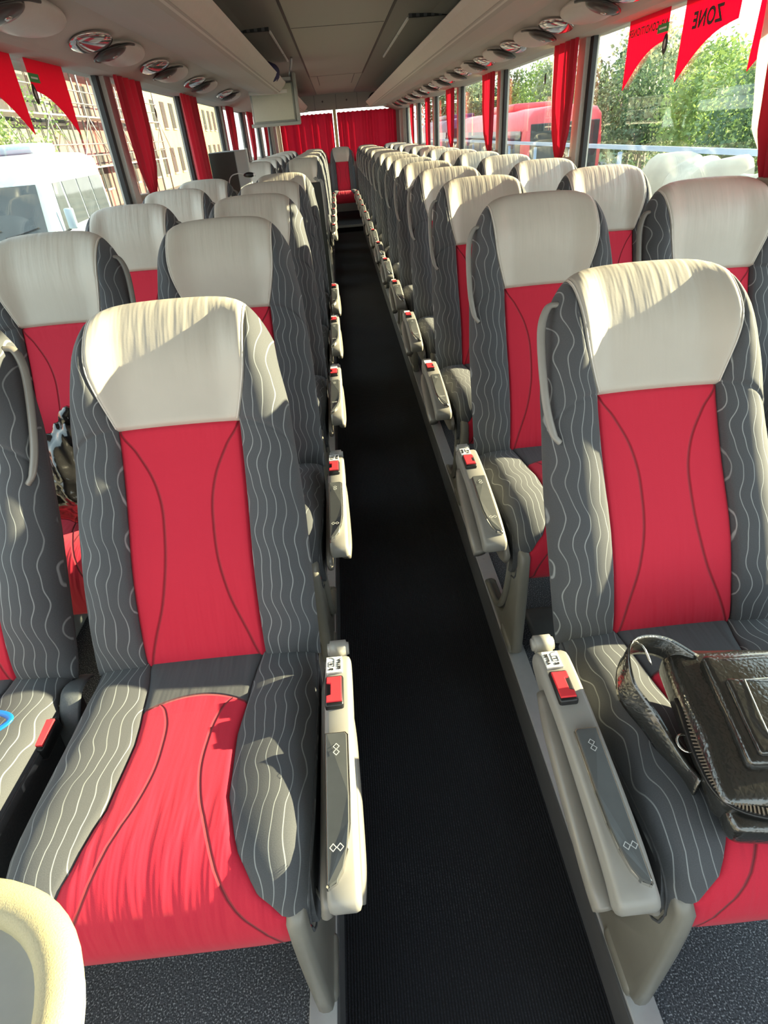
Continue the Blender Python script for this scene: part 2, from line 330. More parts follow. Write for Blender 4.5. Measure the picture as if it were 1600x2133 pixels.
# closed shell sections
struct(pr('ceiling', [(-.34, 1.95), (.34, 1.95), (.34, 2.0), (-.34, 2.0)], 'y', YF, YR, M['ceil']))
for s, nm in ((-1, 'left'), (1, 'right')):
    struct(pr('ceiling_' + nm, [(s*.345, 1.945), (s*.62, 1.935), (s*.9, 1.90), (s*1.1, 1.82), (s*1.2, 1.70), (s*1.3, 1.70), (s*1.3, 2.02), (s*.345, 2.02)], 'y', YF, YR, M['ceildk']))
    struct(pr('trim_%d' % (6 if s < 0 else 7), [(s*.335, 1.946), (s*.35, 1.943), (s*.35, 1.955), (s*.335, 1.955)], 'y', YF, 9.3, M['rubber']))
    # coving above the windows (holds the service units)
    struct(pr('trim_%d' % (8 if s < 0 else 9), [(s*1.30, 1.625), (s*1.125, 1.62), (s*1.09, 1.628), (s*.86, 1.70), (s*.86, 1.72), (s*1.30, 1.74)], 'y', YF, YR, M['rack']))
    struct(pr('wall_' + nm, [(s*1.20, -.02), (s*1.20, .64), (s*1.19, .66), (s*1.30, .67), (s*1.30, -.02)], 'y', YF, YR, M['wall']))
    # heater duct along the wall foot
    bm = bmesh.new(); box(bm, min(s*1.09, s*1.20), max(s*1.09, s*1.20), YF, 12, 0, .10, .01)
    for k in range(4): x = s*(1.105+.024*k); box(bm, x-.005, x+.005, YF, 12, .099, .104)
    struct(obj('baseboard_' + nm, bm, M['duct']))
for y0, y1 in ((-1.6, 9.27),):
    pass
bm = bmesh.new()
for y in (1.3, 5.3, 9.3): box(bm, -.33, .33, y-.004, y+.004, 1.9485, 1.951)
for x in (-.24, .24): box(bm, x-.004, x+.004, 9.3, 10.9, 1.9485, 1.951)
struct(obj('trim_10', bm, M['rubber']))
# windows and pillars
PIL = [0.0, 1.82, 3.60, 5.36, 7.12, 8.88, 10.64, 12.40]
wi = 0
for s, nm in ((-1, 'left'), (1, 'right')):
    bm = bmesh.new()
    for y in PIL: box(bm, min(s*1.20, s*1.27), max(s*1.20, s*1.27), y+.02, y+.12, .66, 1.64)
    box(bm, min(s*1.17, s*1.30), max(s*1.17, s*1.30), 12.5, YR, .66, 1.64)
    struct(obj('wall_%s_pillars' % nm, bm, M['pillar']))
    ys = [YF] + PIL + [12.55]
    for a, b in zip(PIL, PIL[1:]):
        wi += 1
        g = struct(bx('window_%d' % wi, min(s*1.235, s*1.24), max(s*1.235, s*1.24), a+.02, b+.03, .66, 1.64, M['glass']))
        bm = bmesh.new(); x0, x1 = min(s*1.222, s*1.245), max(s*1.222, s*1.245)
        box(bm, x0, x1, a+.13, a+.145, .66, 1.63); box(bm, x0, x1, b-.025, b+.02, .66, 1.63); box(bm, min(s*1.2, s*1.245), max(s*1.2, s*1.245), a+.13, b, .66, .69)
        q = obj('window_gasket', bm, M['rubber'], g)
# front end: dashboard wall below a windscreen, behind the camera
struct(bx('wall_front', -1.22, 1.22, YF-.05, YF, -.14, .55, M['wall']))
struct(bx('window_%d' % (wi+1), -1.2, 1.2, YF-.04, YF-.03, .55, 2.0, M['glass']))
# rear wall with the rear window
bm = bmesh.new(); box(bm, -1.3, 1.3, YR, YR+.06, -.14, .95); box(bm, -1.3, 1.3, YR, YR+.06, 1.705, 2.02); box(bm, -1.3, -1.1, YR, YR+.06, .95, 1.71); box(bm, 1.1, 1.3, YR, YR+.06, .95, 1.71)
struct(obj('wall_rear', bm, M['rack'])); struct(bx('window_%d' % (wi+2), -1.1, 1.1, YR+.02, YR+.025, .95, 1.71, M['glass']))
bm = bmesh.new()
for x in (-.8, -.4, 0, .4, .8): box(bm, x-.003, x+.003, YR-.003, YR, 1.71, 1.94)
for x in (-.6, -.25, .2, .62): ellipsoid(bm, (x, YR-.004, 1.84), (.016, .008, .016), 10, 6)
struct(obj('trim_11', bm, M['trimgrey']))
struct(bx('trim_12', -.075, -.02, YR-.12, YR-.06, 1.0, 1.70, M['yellow'], bev=.005))  # rear window post; the light falling on it is put into its yellow colour
# ---------------------------------------------------------------- luggage racks
def rack(name, s, y0, y1, label):
    t = thing(name, label, 'luggage rack', (s*.7, y0, 1.68))
    def sh(p): return [((x*s)-s*.7, z-1.68) for x, z in p]
    L = y1-y0
    n = 14
    bm = bmesh.new()
    sec = [(.86, 1.700), (.72, 1.672), (.60, 1.664), (.565, 1.676), (.565, 1.70), (.86, 1.72)]
    rings = []
    for k in range(n+1):                                    # rounded end at the far side
        f = k/n; y = L*f
        rings.append([bm.verts.new((x*s-s*.7, y, z-1.68)) for x, z in sec])
    endr = []
    for a, b in zip(rings, rings[1:]):
        for i in range(len(sec)): bm.faces.new((a[i], a[(i+1) % len(sec)], b[(i+1) % len(sec)], b[i]))
    bm.faces.new(rings[0]); bm.faces.new(rings[-1])
    obj('rack_floor', bm, M['rack'], t)
    pr('fascia', smooth_poly(sh([(.568, 1.674), (.50, 1.745), (.512, 1.76), (.535, 1.755), (.585, 1.69), (.59, 1.668)]), 1), 'y', 0, L+.03, M['rackface'], t)
    # curved end cap
    cap = [(.50, 0), (.86, 0), (.86, .02), (.78, .10), (.66, .13), (.55, .10), (.505, .05)]
    bm = bmesh.new(); prism(bm, [((x*s)-s*.7, L+yy*1.0) for x, yy in smooth_poly(cap, 1)], 'z', -.012, .018, .004); obj('end_cap', bm, M['rackface'], t)
    # inner divider wall and back
    pr('back_panel', sh([(.86, 1.70), (.89, 1.88), (.90, 1.88), (.88, 1.70)]), 'y', 0, L, M['rack'], t)
    return t
rack('luggage_rack', -1, -1.4, 6.75, 'long grey overhead rack on the left side, ending at the monitor')
rack('luggage_rack', -1, 8.3, 12.2, 'short far part of the overhead rack on the left, beyond the monitor')
rack('luggage_rack', 1, -1.4, 12.1, 'long grey overhead rack with a pale front lip along the right side')
def hatch(s, y0, y1, label):
    t = thing('roof_vent', label, 'ceiling vent', (s*.62, y0, 1.93)); L = y1-y0
    bx('vent_panel', -.15, .15, 0, L, -.012, .03, M['ceildk'], t, .004)
    xi = -s*.152
    bm = bmesh.new()
    for k in range(3): box(bm, xi-.006, xi+.006, L*k/3+.02, L*(k+1)/3-.02, -.016, -.004)
    obj('light_strip', bm, M['white'], t)
    bm = bmesh.new(); box(bm, -.15, .15, -.02, -.002, -.012, .012); obj('grille', bm, M['blk'], t)
    bm = bmesh.new()
    for k in range(6): x = -.15+.05*k; box(bm, x, x+.022, -.0215, -.019, -.010, .010)
    obj('grille_fin', bm, M['trimgrey'], t)
hatch(-1, 5.1, 7.0, 'flat ceiling vent with white edge strip above the left rack')
hatch(1, 5.0, 7.3, 'flat ceiling vent with white edge strip above the right rack')
# service units
def service_unit(label, group):
    t = thing('service_unit', label, 'reading light unit', (0, 0, 0), 0, group)
    bm = bmesh.new(); vs = ellipsoid(bm, (0, .10, 0), (.085, .24, .030), 28, 14); obj('housing', bm, M['hous'], t, True)
    bm = bmesh.new(); c = ellipsoid(bm, (0, -.075, -.014), (.068, .062, .020), 24, 12); o = obj('speaker_cup', bm, M['cup'], t, True)
    bm = bmesh.new(); ellipsoid(bm, (.01, -.08, -.031), (.012, .014, .006), 12, 8); obj('lamp_button', bm, M['chrome'], o, True)
    pts = [Vector((math.cos(a)*.082, -.135+.0+math.sin(a)*.0 - .0 + (.045*(1-abs(math.cos(a)))*-1 if False else 0), -.004)) for a in ()]
    pts = [(-.082, .02, -.006), (-.075, -.07, -.012), (-.04, -.13, -.014), (0, -.148, -.014), (.04, -.13, -.014), (.075, -.07, -.012), (.082, .02, -.006)]
    tb('rim', pts, .005, M['blk'], t)
    bm = bmesh.new(); ellipsoid(bm, (0, -.27, .0), (.074, .155, .018), 24, 10); obj('lamp_lens', bm, M['lens'], t, True)
    return t
su = service_unit('', 'reading light units in the right coving'); first = True
ordn = ['first', 'second', 'third', 'fourth', 'fifth', 'sixth', 'seventh', 'eighth', 'ninth', 'tenth', 'eleventh', 'twelfth', 'thirteenth', 'fourteenth', 'fifteenth']
ry = [2.15+.77*k for k in range(13)]; ly = [2.2, 3.12, 4.04, 5.05, 6.3]
for s, ys, nm in ((1, ry, 'right'), (-1, ly, 'left')):
    for k, y in enumerate(ys):
        o = su if first else dup(su); first = False
        o.location = (s*.975, y, 1.655); o.rotation_euler = (0, R(-17*s if True else 0), 0)
        o.rotation_euler = (0, R(17*s), 0)
        o['group'] = 'reading light units in the %s coving' % nm
        o['label'] = 'oval reading light and speaker unit above the %s windows, %s one from the near end' % (nm, ordn[k])
# ---------------------------------------------------------------- seats
T0 = .745; VS = .658
def Wb(s): return interp(s, [(0, .226), (.3, .224), (.5, .214), (.62, .197), (.76, .184)])
def Tb(a): return T0*(1-.015*a*a-.12*abs(a)**7)
def aseam(v):
    if v <= VS: return .118/Wb(v*T0)
    r = (v-VS)/(1-VS); return (.118+.031*math.sin(min(r/.62, 1)*PI/2))/Wb(v*T0)
def backpt(a, v, side=-1):
    T = Tb(a); s = v*T; W = Wb(s); x = a*W
    Ea = max(0, 1-abs(a)**7)**.5; Ev = max(0, 1-v**18)**.5*max(0, 1-(1-v)**26)**.5
    if side > 0: return (x, .055*Ea*Ev, s, x+.5, s)
    asm = aseam(v); t = .036+.014*interp(v, [(.62, 0), (.85, 1), (1, 1)])
    bol = 0
    if abs(a) > asm:
        f = (abs(x)-.10)/(Wb(s)-.10); bol = (.036 if v < VS else .042)*math.sin(min(1, max(0, f)*1.5)*PI/2)
    else:
        f = (abs(x)-.10)/(Wb(s)-.10); bol = (.036 if v < VS else .042)*math.sin(min(1, max(0, f)*1.5)*PI/2) if v > VS else -.004*math.cos(a/asm*PI/2)
    bol *= interp(s, [(0, .4), (.12, .85), (.45, .85), (.6, 1), (.70, .7), (.75, .2)])
    lum = .016*math.exp(-((s-.2)/.12)**2); hd = .010*math.exp(-((s-.62)/.07)**2)
    dx = abs(abs(x)-asm*W); g = .006*math.exp(-(dx/.0035)**2)
    ds = abs(v-VS)*T0; g = max(g, .006*math.exp(-(ds/.0035)**2))
    return (x, -((t+bol+lum+hd)*Ea*Ev-g*min(1, Ea*Ev*2)), s, x+.5, s)
FR = [0, .02, .05, .1, .18, .28, .4, .52, .64, .75, .84, .90, .94, .97, .985, .995, 1]
def rowsets():
    lo = [0, .0015, .004, .01, .02, .035, .055, .08, .11, .15, .2, .25, .3, .35, .4, .45, .5, .55, .59, .62, .64, .648, .653, VS]
    hi = [VS, .663, .668, .68, .70, .73, .76, .80, .84, .87, .90, .925, .945, .96, .973, .983, .990, .995, .998, .9995, 1]
    return lo, hi
def make_back(parent, theta, hscale):
    lo, hi = rowsets()
    full = lo+hi[1:]
    root = grid('backrest', [-1, -.999, -.995, -.985, -.96, -.9, -.8, -.6, -.3, 0, .3, .6, .8, .9, .96, .985, .995, .999, 1], full, lambda a, v: backpt(a, v, 1), M['shell'], parent, flip=True)
    C = [-1+2*k/16 for k in range(17)]; C = [-1, -.985, -.96, -.93] + [c for c in C if abs(c) < .9] + [.93, .96, .985, 1]
    grid('back_insert', C, lo, lambda c, v: backpt(c*aseam(v), v), M['redback'], root)
    grid('headrest', C, hi, lambda c, v: backpt(c*aseam(v), v), M['head'], root)
    for m in (-1, 1):
        grid('side_bolster', FR, full, lambda f, v: backpt(m*lerp(aseam(v), 1, f), v), M['wave'], root, flip=(m < 0))
        p = [Vector(backpt(m*(aseam(v)-.012), v)[:3])+Vector((0, -.001, 0)) for v in [VS+.004+(1-VS-.01)*k/22 for k in range(23)]]
        bm = bmesh.new(); tube(bm, p, .0016, 6); obj('piping', bm, M['piping'], root, True)
    root.rotation_euler = (-theta, 0, 0); root.location = (0, .05, .417); root.scale = (1, 1, hscale)
    return root
def cpath(v):
    """v metres along the cushion top from the backrest; returns y,z,ny,nz"""
    P = [(0, .05, .425), (.06, -.01, .422), (.15, -.10, .425), (.30, -.25, .440), (.37, -.32, .445), (.405, -.355, .438), (.435, -.378, .420), (.465, -.392, .393), (.50, -.400, .355), (.54, -.395, .308), (.56, -.36, .290)]
    for (a, y0, z0), (b, y1, z1) in zip(P, P[1:]):
        if v <= b:
            t = (v-a)/(b-a); d = Vector((y1-y0, z1-z0)).normalized(); return lerp(y0, y1, t), lerp(z0, z1, t), d
    return P[-1][1], P[-1][2], Vector((1, 0))
def cseam(v): return interp(v, [(0, .115), (.08, .100), (.2, .088), (.32, .094), (.38, .112), (.43, .142), (.47, .18), (.495, .222)])
WC = .224
def cushpt(a, v):
    y, z, d = cpath(v); y2, z2, d2 = cpath(min(v+.02, .56)); d = (d+d2).normalized(); n = Vector((-d[1]*-1, 0)); nx = Vector((d[1], -d[0]))
    nx = Vector((d[1], -d[0])); nx = -nx if nx[1] < 0 and v < .35 else nx
    if nx[0] > 0.2: nx = -nx
    E = max(0, 1-abs(a)**8)**.5; sm = cseam(v)/WC
    h = .022*E
    if abs(a) > sm: h += .018*math.sin(min(1, (abs(a)-sm)/max(1e-3, 1-sm)*1.3)*PI/2)*E*interp(v, [(0, .2), (.1, 1), (.4, 1), (.5, 0)])
    h -= .005*math.exp(-((abs(abs(a)-sm)*WC)/.0035)**2)*E*(1 if v < .49 else 0)
    ww = WC*(1-.02*interp(v, [(0, 1), (.1, 0)]) - .06*interp(v, [(.36, 0), (.5, 1)]))
    return (a*ww, y+nx[0]*h, z+nx[1]*h - .018*(1-E), a*WC+.5, v)
def make_cushion(parent):
    rows = [0, .02, .05, .08, .12, .16, .2, .24, .28, .32, .35, .375, .395, .41, .425, .44, .455, .47, .485, .5, .515, .53, .545, .56]
    ww = [-1]+[c for c in [-.9, -.7, -.4, 0, .4, .7, .9]]+[1]
    # base block with side walls
    prof = [cpath(v)[:2] for v in rows]; pts = [(y, z) for y, z in prof] + [(.04, .30)]
    root = pr('seat_cushion', pts, 'x', -WC*.975, WC*.975, M['side'], parent)
    C = [-1, -.98, -.94] + [-.85+.1*k for k in range(18)] + [.94, .98, 1]
    grid('seat_insert', C, rows, lambda c, v: cushpt(c*min(1, cseam(v)/WC), v), M['cush'], root, flip=True)
    r2 = [r for r in rows if r <= .485]+[.4945]
    for m in (-1, 1):
        grid('cushion_bolster', FR, r2, lambda f, v: cushpt(m*lerp(cseam(v)/WC, 1, f), v), M['wave'], root, flip=(m > 0))
        bm = bmesh.new(); tube(bm, [Vector(cushpt(m*.992, v)[:3]) for v in rows[1:]], .0022, 6); obj('edge_piping', bm, M['side'], root, True)
    return root
def diamonds(bm, x, y, z, horiz, sc=1):
    for k in (-1, 1):
        r = .006*sc; o = k*.005*sc
        cx, cy = (x+o, y) if horiz else (x, y+o)
        P = [(cx-r*.9, cy), (cx, cy-r), (cx+r*.9, cy), (cx, cy+r)]; Q = [(cx+(p[0]-cx)*.72, cy+(p[1]-cy)*.72) for p in P]
        a = [bm.verts.new((p[0], p[1], z)) for p in P]; b = [bm.verts.new((p[0], p[1], z)) for p in Q]
        for i in range(4): bm.faces.new((a[i], a[(i+1) % 4], b[(i+1) % 4], b[i]))
def make_armrest(parent, m, nums):
    """m = direction of the aisle; local x of armrest centre .265"""
    D = 0 if m > 0 else .016; P_ = 0 if m > 0 else .005; xa = .245 if m > 0 else .243; xb = .291 if m > 0 else .302; gx = .287 if m > 0 else .311; gr = .012 if m > 0 else .017
    X = lambda x: (m*x if m > 0 else m*x)
    def ext(name, pts, a, b, mat, par, bev=.004, sm=2, smooth=True):
        return pr(name, smooth_poly(pts, sm), 'x', min(m*a, m*b), max(m*a, m*b), mat, par, bev, smooth)
    body = ext('armrest', [(-.03, .50), (-.10, .503), (-.22, .492), (-.35, .472), (-.40, .456), (-.437, .440), (-.425, .40), (-.38, .405), (-.25, .43), (-.02, .44)], xa, xb, M['arm'], parent, .008)
    bm = bmesh.new(); pts = spline([(m*(gx-.008), -.10, .460), (m*(gx-.003), -.20, .450), (m*gx, -.31, .430), (m*gx, -.38, .412), (m*(gx-.004), -.41, .395)], 6)
    tube(bm, pts, [gr*.6+gr*.4*math.sin(min(1, k/6)*PI/2) for k in range(len(pts))], 12); obj('grip', bm, M['arm2'], body, True)
    # hinge barrel behind
    bm = bmesh.new(); c = bmesh.ops.create_cone(bm, cap_ends=True, segments=20, radius1=.017, radius2=.017, depth=.04); bmesh.ops.rotate(bm, verts=c['verts'], matrix=Matrix.Rotation(PI/2, 3, 'Y')); bmesh.ops.translate(bm, verts=c['verts'], vec=(m*(.268+D*.5), -.005, .480))
    bmesh.ops.bevel(bm, geom=[e for e in bm.edges if len(e.link_faces) == 2 and e.calc_face_angle() > 1], offset=.005, segments=3, affect='EDGES'); obj('hinge_barrel', bm, M['arm'], body, True)
    # pad
    def zt(y): return interp(y, [(-.455, .438), (-.42, .456), (-.36, .4745), (-.22, .4965), (-.10, .5055), (-.03, .504)])
    xi, xo = .249+P_, .282+P_
    outl = [(xi, -.205), (xo, -.205), (xo, -.34), (xo-.005, -.38), (xo-.015, -.41), (xi, -.42)]
    outl = [(xi, -.205), (xo-.003, -.205), (xo, -.209), (xo, -.30), (xo-.001, -.34), (xo-.005, -.372), (xo-.012, -.395), (xo-.021, -.408), (xi+.002, -.413), (xi, -.411)]
    def slab(name, outline, lift, thick, mat, par, inset=0):
        bm = bmesh.new(); cx = sum(p[0] for p in outline)/len(outline); cy = sum(p[1] for p in outline)/len(outline)
        vt, vb, vc = [], [], []
        for x, y in outline:
            vt.append(bm.verts.new((m*(cx+(x-cx)*.93), cy+(y-cy)*.985, zt(y)+lift))); vb.append(bm.verts.new((m*x, y, zt(y)+lift-.003))); vc.append(bm.verts.new((m*x, y, zt(y)+lift-thick)))
        n = len(vt); f = bm.faces.new(vt)
        for i in range(n): bm.faces.new((vt[i], vt[(i+1) % n], vb[(i+1) % n], vb[i])); bm.faces.new((vb[i], vb[(i+1) % n], vc[(i+1) % n], vc[i]))
        bm.faces.new(vc); bmesh.ops.triangulate(bm, faces=[f]); return obj(name, bm, mat, par, False)
    pad = slab('armrest_pad', outl, .006, .014, M['pad'], body)
    big = [(xi-.003 + (x-xi)*1.16, -.205+(y+.205)*1.02+.003) for x, y in outl]
    slab('pad_frame', big, .0030, .014, M['chrome'], body)
    bm = bmesh.new(); diamonds(bm, m*(.2655+P_), -.235, zt(-.235)+.0067, False); diamonds(bm, m*(.263+P_), -.372, zt(-.372)+.0070, True); obj('lever_mark', bm, M['mark'], pad)
    # buckle
    by = -.125
    fr = bx('buckle', min(m*(.247+D), m*(.279+D)), max(m*(.247+D), m*(.279+D)), by-.032, by+.032, .478, .509, M['blk'], body, .004, True)
    P = [(q+D+.010, w_) for q, w_ in [(.240, -.026), (.266, -.026), (.266, .026), (.240, .026), (.240, .014), (.247, .012), (.247, -.012), (.240, -.014)]]
    pr('release_button', [(m*a, by+b) for a, b in P], 'z', .503, .5125, M['redbtn'], fr, .0012)
    lb = bx('number_label', min(m*(.249+D), m*(.277+D)), max(m*(.249+D), m*(.277+D)), -.084, -.048, .500, .5062, M['white'], body)
    if nums:
        zz = .5066; rot = Matrix.Rotation(m*PI/2, 4, 'Z')
        # reads from the side of the aisle seat
        T = lambda x, y: Matrix.Translation((x, y, zz)) @ rot
        xs = (.247, .263)
        text('lettering', 'SETRA', .0078, M['ink'], T(m*(.272+D), -.066), lb)
        text('seat_number', nums[0], .0105, M['ink'], T(m*(.258+D), -.077), lb); text('seat_number', nums[1], .0085, M['ink'], T(m*(.258+D), -.0655), lb)
        bm = bmesh.new(); bp = [Vector((m*(x+D+.009), y, zz)) for x, y in ((.244, -.050), (.250, -.051), (.254, -.054), (.254, -.071), (.244, -.071), (.244, -.060), (.254, -.060))]
        tube(bm, bp, .0005, 5); obj('seat_symbol', bm, M['ink'], lb)
    return body
def make_seat(m, aisle, theta, hscale, nums=None):
    t = thing('coach_seat', '', 'seat')
    make_back(t, theta, hscale); make_cushion(t)
    # recliner frame under the seat
    bm = bmesh.new(); box(bm, -.19, .19, -.30, .03, .27, .33, .01); box(bm, -.17, .17, .03, .09, .30, .44, .01); obj('seat_frame', bm, M['blk'], t)
    # grab handle on the aisle-side shoulder
    P = [(m*.175, .10, .655), (m*.196, .10, .65), (m*.213, .08, .615), (m*.219, .06, .55), (m*.219, .04, .47), (m*.212, .02, .42), (m*.20, .03, .40)]
    st, ct = math.sin(theta), math.cos(theta)
    W = [(x, y*.3*ct+s*st, .44+s*ct) for x, y, s in P]
    if not (aisle and m > 0): tb('grab_handle', W, .011, M['arm2'] if not aisle else M['arm'], t, 10, (.008, .0055))
    if aisle:
        make_armrest(t, m, nums)
        xl = .47-.272
        leg = pr('leg', smooth_poly([(-.08, .01), (-.08, .03), (-.24, .045), (-.30, .09), (-.335, .20), (-.325, .385), (-.425, .40), (-.43, .30), (-.425, .12), (-.42, .0), (-.3, .0)], 1), 'x', min(m*.178, m*.208), max(m*.178, m*.208), M['leg'], t, .010, True)
        bm = bmesh.new(); pts = spline([(m*.206, -.10, .03), (m*.210, -.25, .07), (m*.212, -.33, .18), (m*.210, -.37, .36)], 6); tube(bm, pts, .010, 8); obj('leg_rib', bm, M['leg'], leg, True)
        pr('side_cover', smooth_poly([(.02, .44), (-.3, .42), (-.43, .40), (-.40, .34), (-.25, .32), (.02, .30)], 1), 'x', min(m*.230, m*.246), max(m*.230, m*.246), M['arm2'], t, .006, True)
        bx('foot', min(m*.172, m*.214), max(m*.172, m*.214), -.405, -.30, .007, .040, M['leg'], leg, .010, True)
    else:
        bu = bx('buckle', min(m*.20, m*.232), max(m*.20, m*.232), -.125, -.055, .40, .432, M['blk'], t, .005, True); bu.rotation_euler = (0, 0, 0)
        P = [(.205, -.028), (.229, -.028), (.229, .028), (.205, .028), (.205, .016), (.212, .014), (.212, -.014), (.205, -.016)]
        pr('release_button', [(m*a, -.09+b) for a, b in P], 'z', .428, .436, M['redbtn'], bu, .001)
        tb('belt_webbing', [(m*.225, .07, .40), (m*.235, .02, .43), (m*.245, -.02, .44), (m*.24, -.05, .40), (m*.22, -.06, .34)], .01, M['belt'], t, 8, (.004, .02), Vector((1, 0, 0)))
        bm = bmesh.new(); box(bm, -m*.20-.02, -m*.20+.02, -.38, .02, .22, .32, .01); box(bm, -m*.23-.01, -m*.23+.01, -.36, 0, .1, .3); obj('wall_bracket', bm, M['leg'], t)
    return t
TH0, TH1 = R(31), R(21)
proto = {}
def seat_at(m, aisle, row0, x, y, label, group, nums=None):
    key = (m, aisle, row0, nums)
    if key in proto: o = dup(proto[key])
    else: o = make_seat(m, aisle, TH0 if row0 else TH1, .992 if row0 else 1.015, nums); proto[key] = o
    o.location = (x, y, 0); o['label'] = label; o['group'] = group; return o
LROWS = [0, 1, 2, 3, 4, 7.75, 8.75, 9.75, 10.75, 11.75, 12.75]; RROWS = list(range(14))
for m, rows, yb, nm in ((1, LROWS, .79, 'left'), (-1, RROWS, .75, 'right')):
    for k, n in enumerate(rows):
        y = yb+.8*n; w = 'front' if True else ''
        xa, xw = ((-.460, -.955) if m > 0 else (.467, .968))
        extra = ''
        la = 'red and wavy grey aisle seat on the %s, %s row from the camera' % (nm, ordn[k])
        lw = 'red and wavy grey window seat on the %s, %s row from the camera' % (nm, ordn[k])
        if k == 0 and m > 0: la = 'nearest aisle seat on the left, red and wavy grey, behind the cream table'
        if k == 0 and m < 0: la = 'nearest aisle seat on the right, carrying the black leather bag'
        if m > 0 and k == 0: lw = 'nearest window seat on the left, mostly cut off by the picture edge'
        if m > 0 and k == 1: lw = 'window seat on the left, second row, with the black plastic bag on it'
        if m < 0 and k == 0: lw = None      # outside the frame except for nothing visible
        nums = None
        if n == 0: nums = ('3', '4') if m > 0 else ('2', '1')
        elif n == 1: nums = ('7', '8') if m > 0 else ('6', '5')
        seat_at(m, True, n == 0, xa, y, la, 'aisle seats on the ' + nm, nums)
        if lw: seat_at(m, False, n == 0, xw, y, lw, 'window seats on the ' + nm)
for k, x in enumerate((-.96, -.48, 0.0, .48, .96)):
    o = seat_at(1, False, False, x, 12.1, ['rear bench seat at the far left corner under the red curtain', 'rear bench seat second from the left, mostly hidden', 'middle seat of the rear bench facing straight down the aisle', 'rear bench seat second from the right, mostly hidden', 'rear bench seat at the far right corner under the red curtain'][k], 'rear bench seats')
# footrest on the floor behind the near right seat
t = thing('footrest', 'dark rounded foot pad on the speckled floor behind the nearest right seat', 'footrest', (.42, 1.22, .0)); o = bx('foot_pad', -.09, .13, -.075, .065, .03, .055, M['pad'], t, .012, True)
bx('foot_arm', -.06, -.04, -.02, .02, 0, .035, M['blk'], t); bx('foot_arm', .06, .08, -.02, .02, 0, .035, M['blk'], t)
# ---------------------------------------------------------------- curtains
def curtain(s, y0, y1, ztop, zt, ytie, label, amp=.022, free=False):
    """hanging beside a pillar, gathered at zt around ytie"""
    t = thing('window_curtain', label, 'curtain', (s*1.19, y0, zt-.1), 0, 'red curtains along the %s windows' % ('left' if s < 0 else 'right'))
    ox, oy, oz = s*1.19, y0, zt-.1
    def mk(name, ya, yb, xo, mat, am, ph, lo=None):
        nz = 26; ny = 44; rows = [k/nz for k in range(nz+1)]; cols = [k/ny for k in range(ny+1)]
        def fn(c, r):
            z = lerp(ztop, zt-(.0 if not free else .25), r)
            if free: a, b = lerp(ya, ya+.02, r), lerp(yb, yb+.05, r); am2 = am
            else:
                e = interp(r, [(0, 0), (.4, .08), (.75, .32), (.92, .72), (1, 1)])
                a = lerp(ya, ytie-.05, e); b = lerp(yb, ytie+.06, e); am2 = am*(1-.35*e)
            y = lerp(a, b, c); x = -s*(abs(am2)*(1+math.sin(c*PI*9+ph+.8*math.sin(r*2+c*5))) )*.7 - s*xo
            return (ox+x-ox, y-oy, z-oz, c, r)
        o = grid(name, cols, rows, fn, mat, t); return o
    mk('curtain_cloth', y0, y1-.09, .03, M['curtain'], amp, .3)
    mk('curtain_lining', y1-.16, y1+.02, .015, M['lining'], amp*.5, 1.2)
    if not free:
        bm = bmesh.new(); box(bm, -.05, .02, ytie-oy-.06, ytie-oy+.065, zt-oz-.035, zt-oz+.0, .006); 
        if s > 0: bmesh.ops.scale(bm, verts=bm.verts, vec=(1, 1, 1))
        obj('tie_band', bm, M['lining'], t, True)
        def fl(c, r):
            z = zt-.03-r*.09; y = ytie+(c-.5)*(.09+.07*r); x = -s*(.02+.015*math.sin(c*PI*6)); return (x, y-oy, z-oz, c, r)
        grid('curtain_tail', [k/20 for k in range(21)], [0, .3, .6, 1], fl, M['curtain'], t)
for k, (y0, y1, yt, lb) in enumerate([(1.60, 2.08, 1.84, 'near curtain at the right picture edge, cream lining towards us'), (3.56, 4.0, 3.74, 'large red curtain gathered at the second pillar on the right'), (5.34, 5.82, 5.48, 'red curtain at the third pillar on the right, by the red coach outside'), (7.10, 7.62, 7.28, 'red curtain at the fourth pillar on the right'), (8.9, 9.3, 8.95, 'fifth red curtain on the right, spread wide'), (10.7, 11.1, 10.8, 'sixth and farthest red curtain on the right')]):
    curtain(1, y0, y1, 1.63, 1.11, yt, lb, free=(k == 4))
for k, (y0, y1, yt, lb) in enumerate([(3.58, 4.12, 3.80, 'large red curtain tied back at the pillar on the left, nearest one'), (5.04, 5.66, 5.42, 'dark red curtain at the second pillar on the left, beside the black cabinet'), (7.1, 7.6, 7.25, 'narrow red curtain on the left behind the grey cabinet'), (8.75, 9.3, 8.95, 'narrow red curtain on the left below the monitor'), (10.7, 11.1, 10.8, 'farthest small red curtain on the left')]):
    curtain(-1, y0, y1, 1.63, 1.10, yt, lb, free=(k == 1))
def rear_curtain(x0, x1, label, ph):
    t = thing('rear_curtain', label, 'curtain', ((x0+x1)/2, YR-.06, 1.0), 0, 'rear window curtains'); cx = (x0+x1)/2
    def fn(c, r):
        gather = .012*abs(math.sin(c*40+ph)); z = lerp(1.665-gather, .86, r)
        return (lerp(x0, x1, c)-cx, -.02*math.sin(c*PI*16*(x1-x0)+ph+.4*math.sin(r*3))-.01*math.sin(c*71), z-1.0, c, r)
    grid('curtain_cloth', [k/110 for k in range(111)], [k/12 for k in range(13)], fn, M['curtain'], t)
    tb('curtain_rail', [(x0-cx, .0, .675), (x1-cx, .0, .675)], .004, M['rubber'], t, 6, sp=0)
rear_curtain(-1.09, -.09, 'red curtain over the left half of the rear window', .4); rear_curtain(-.005, 1.1, 'red curtain over the right half of the rear window', 1.7)
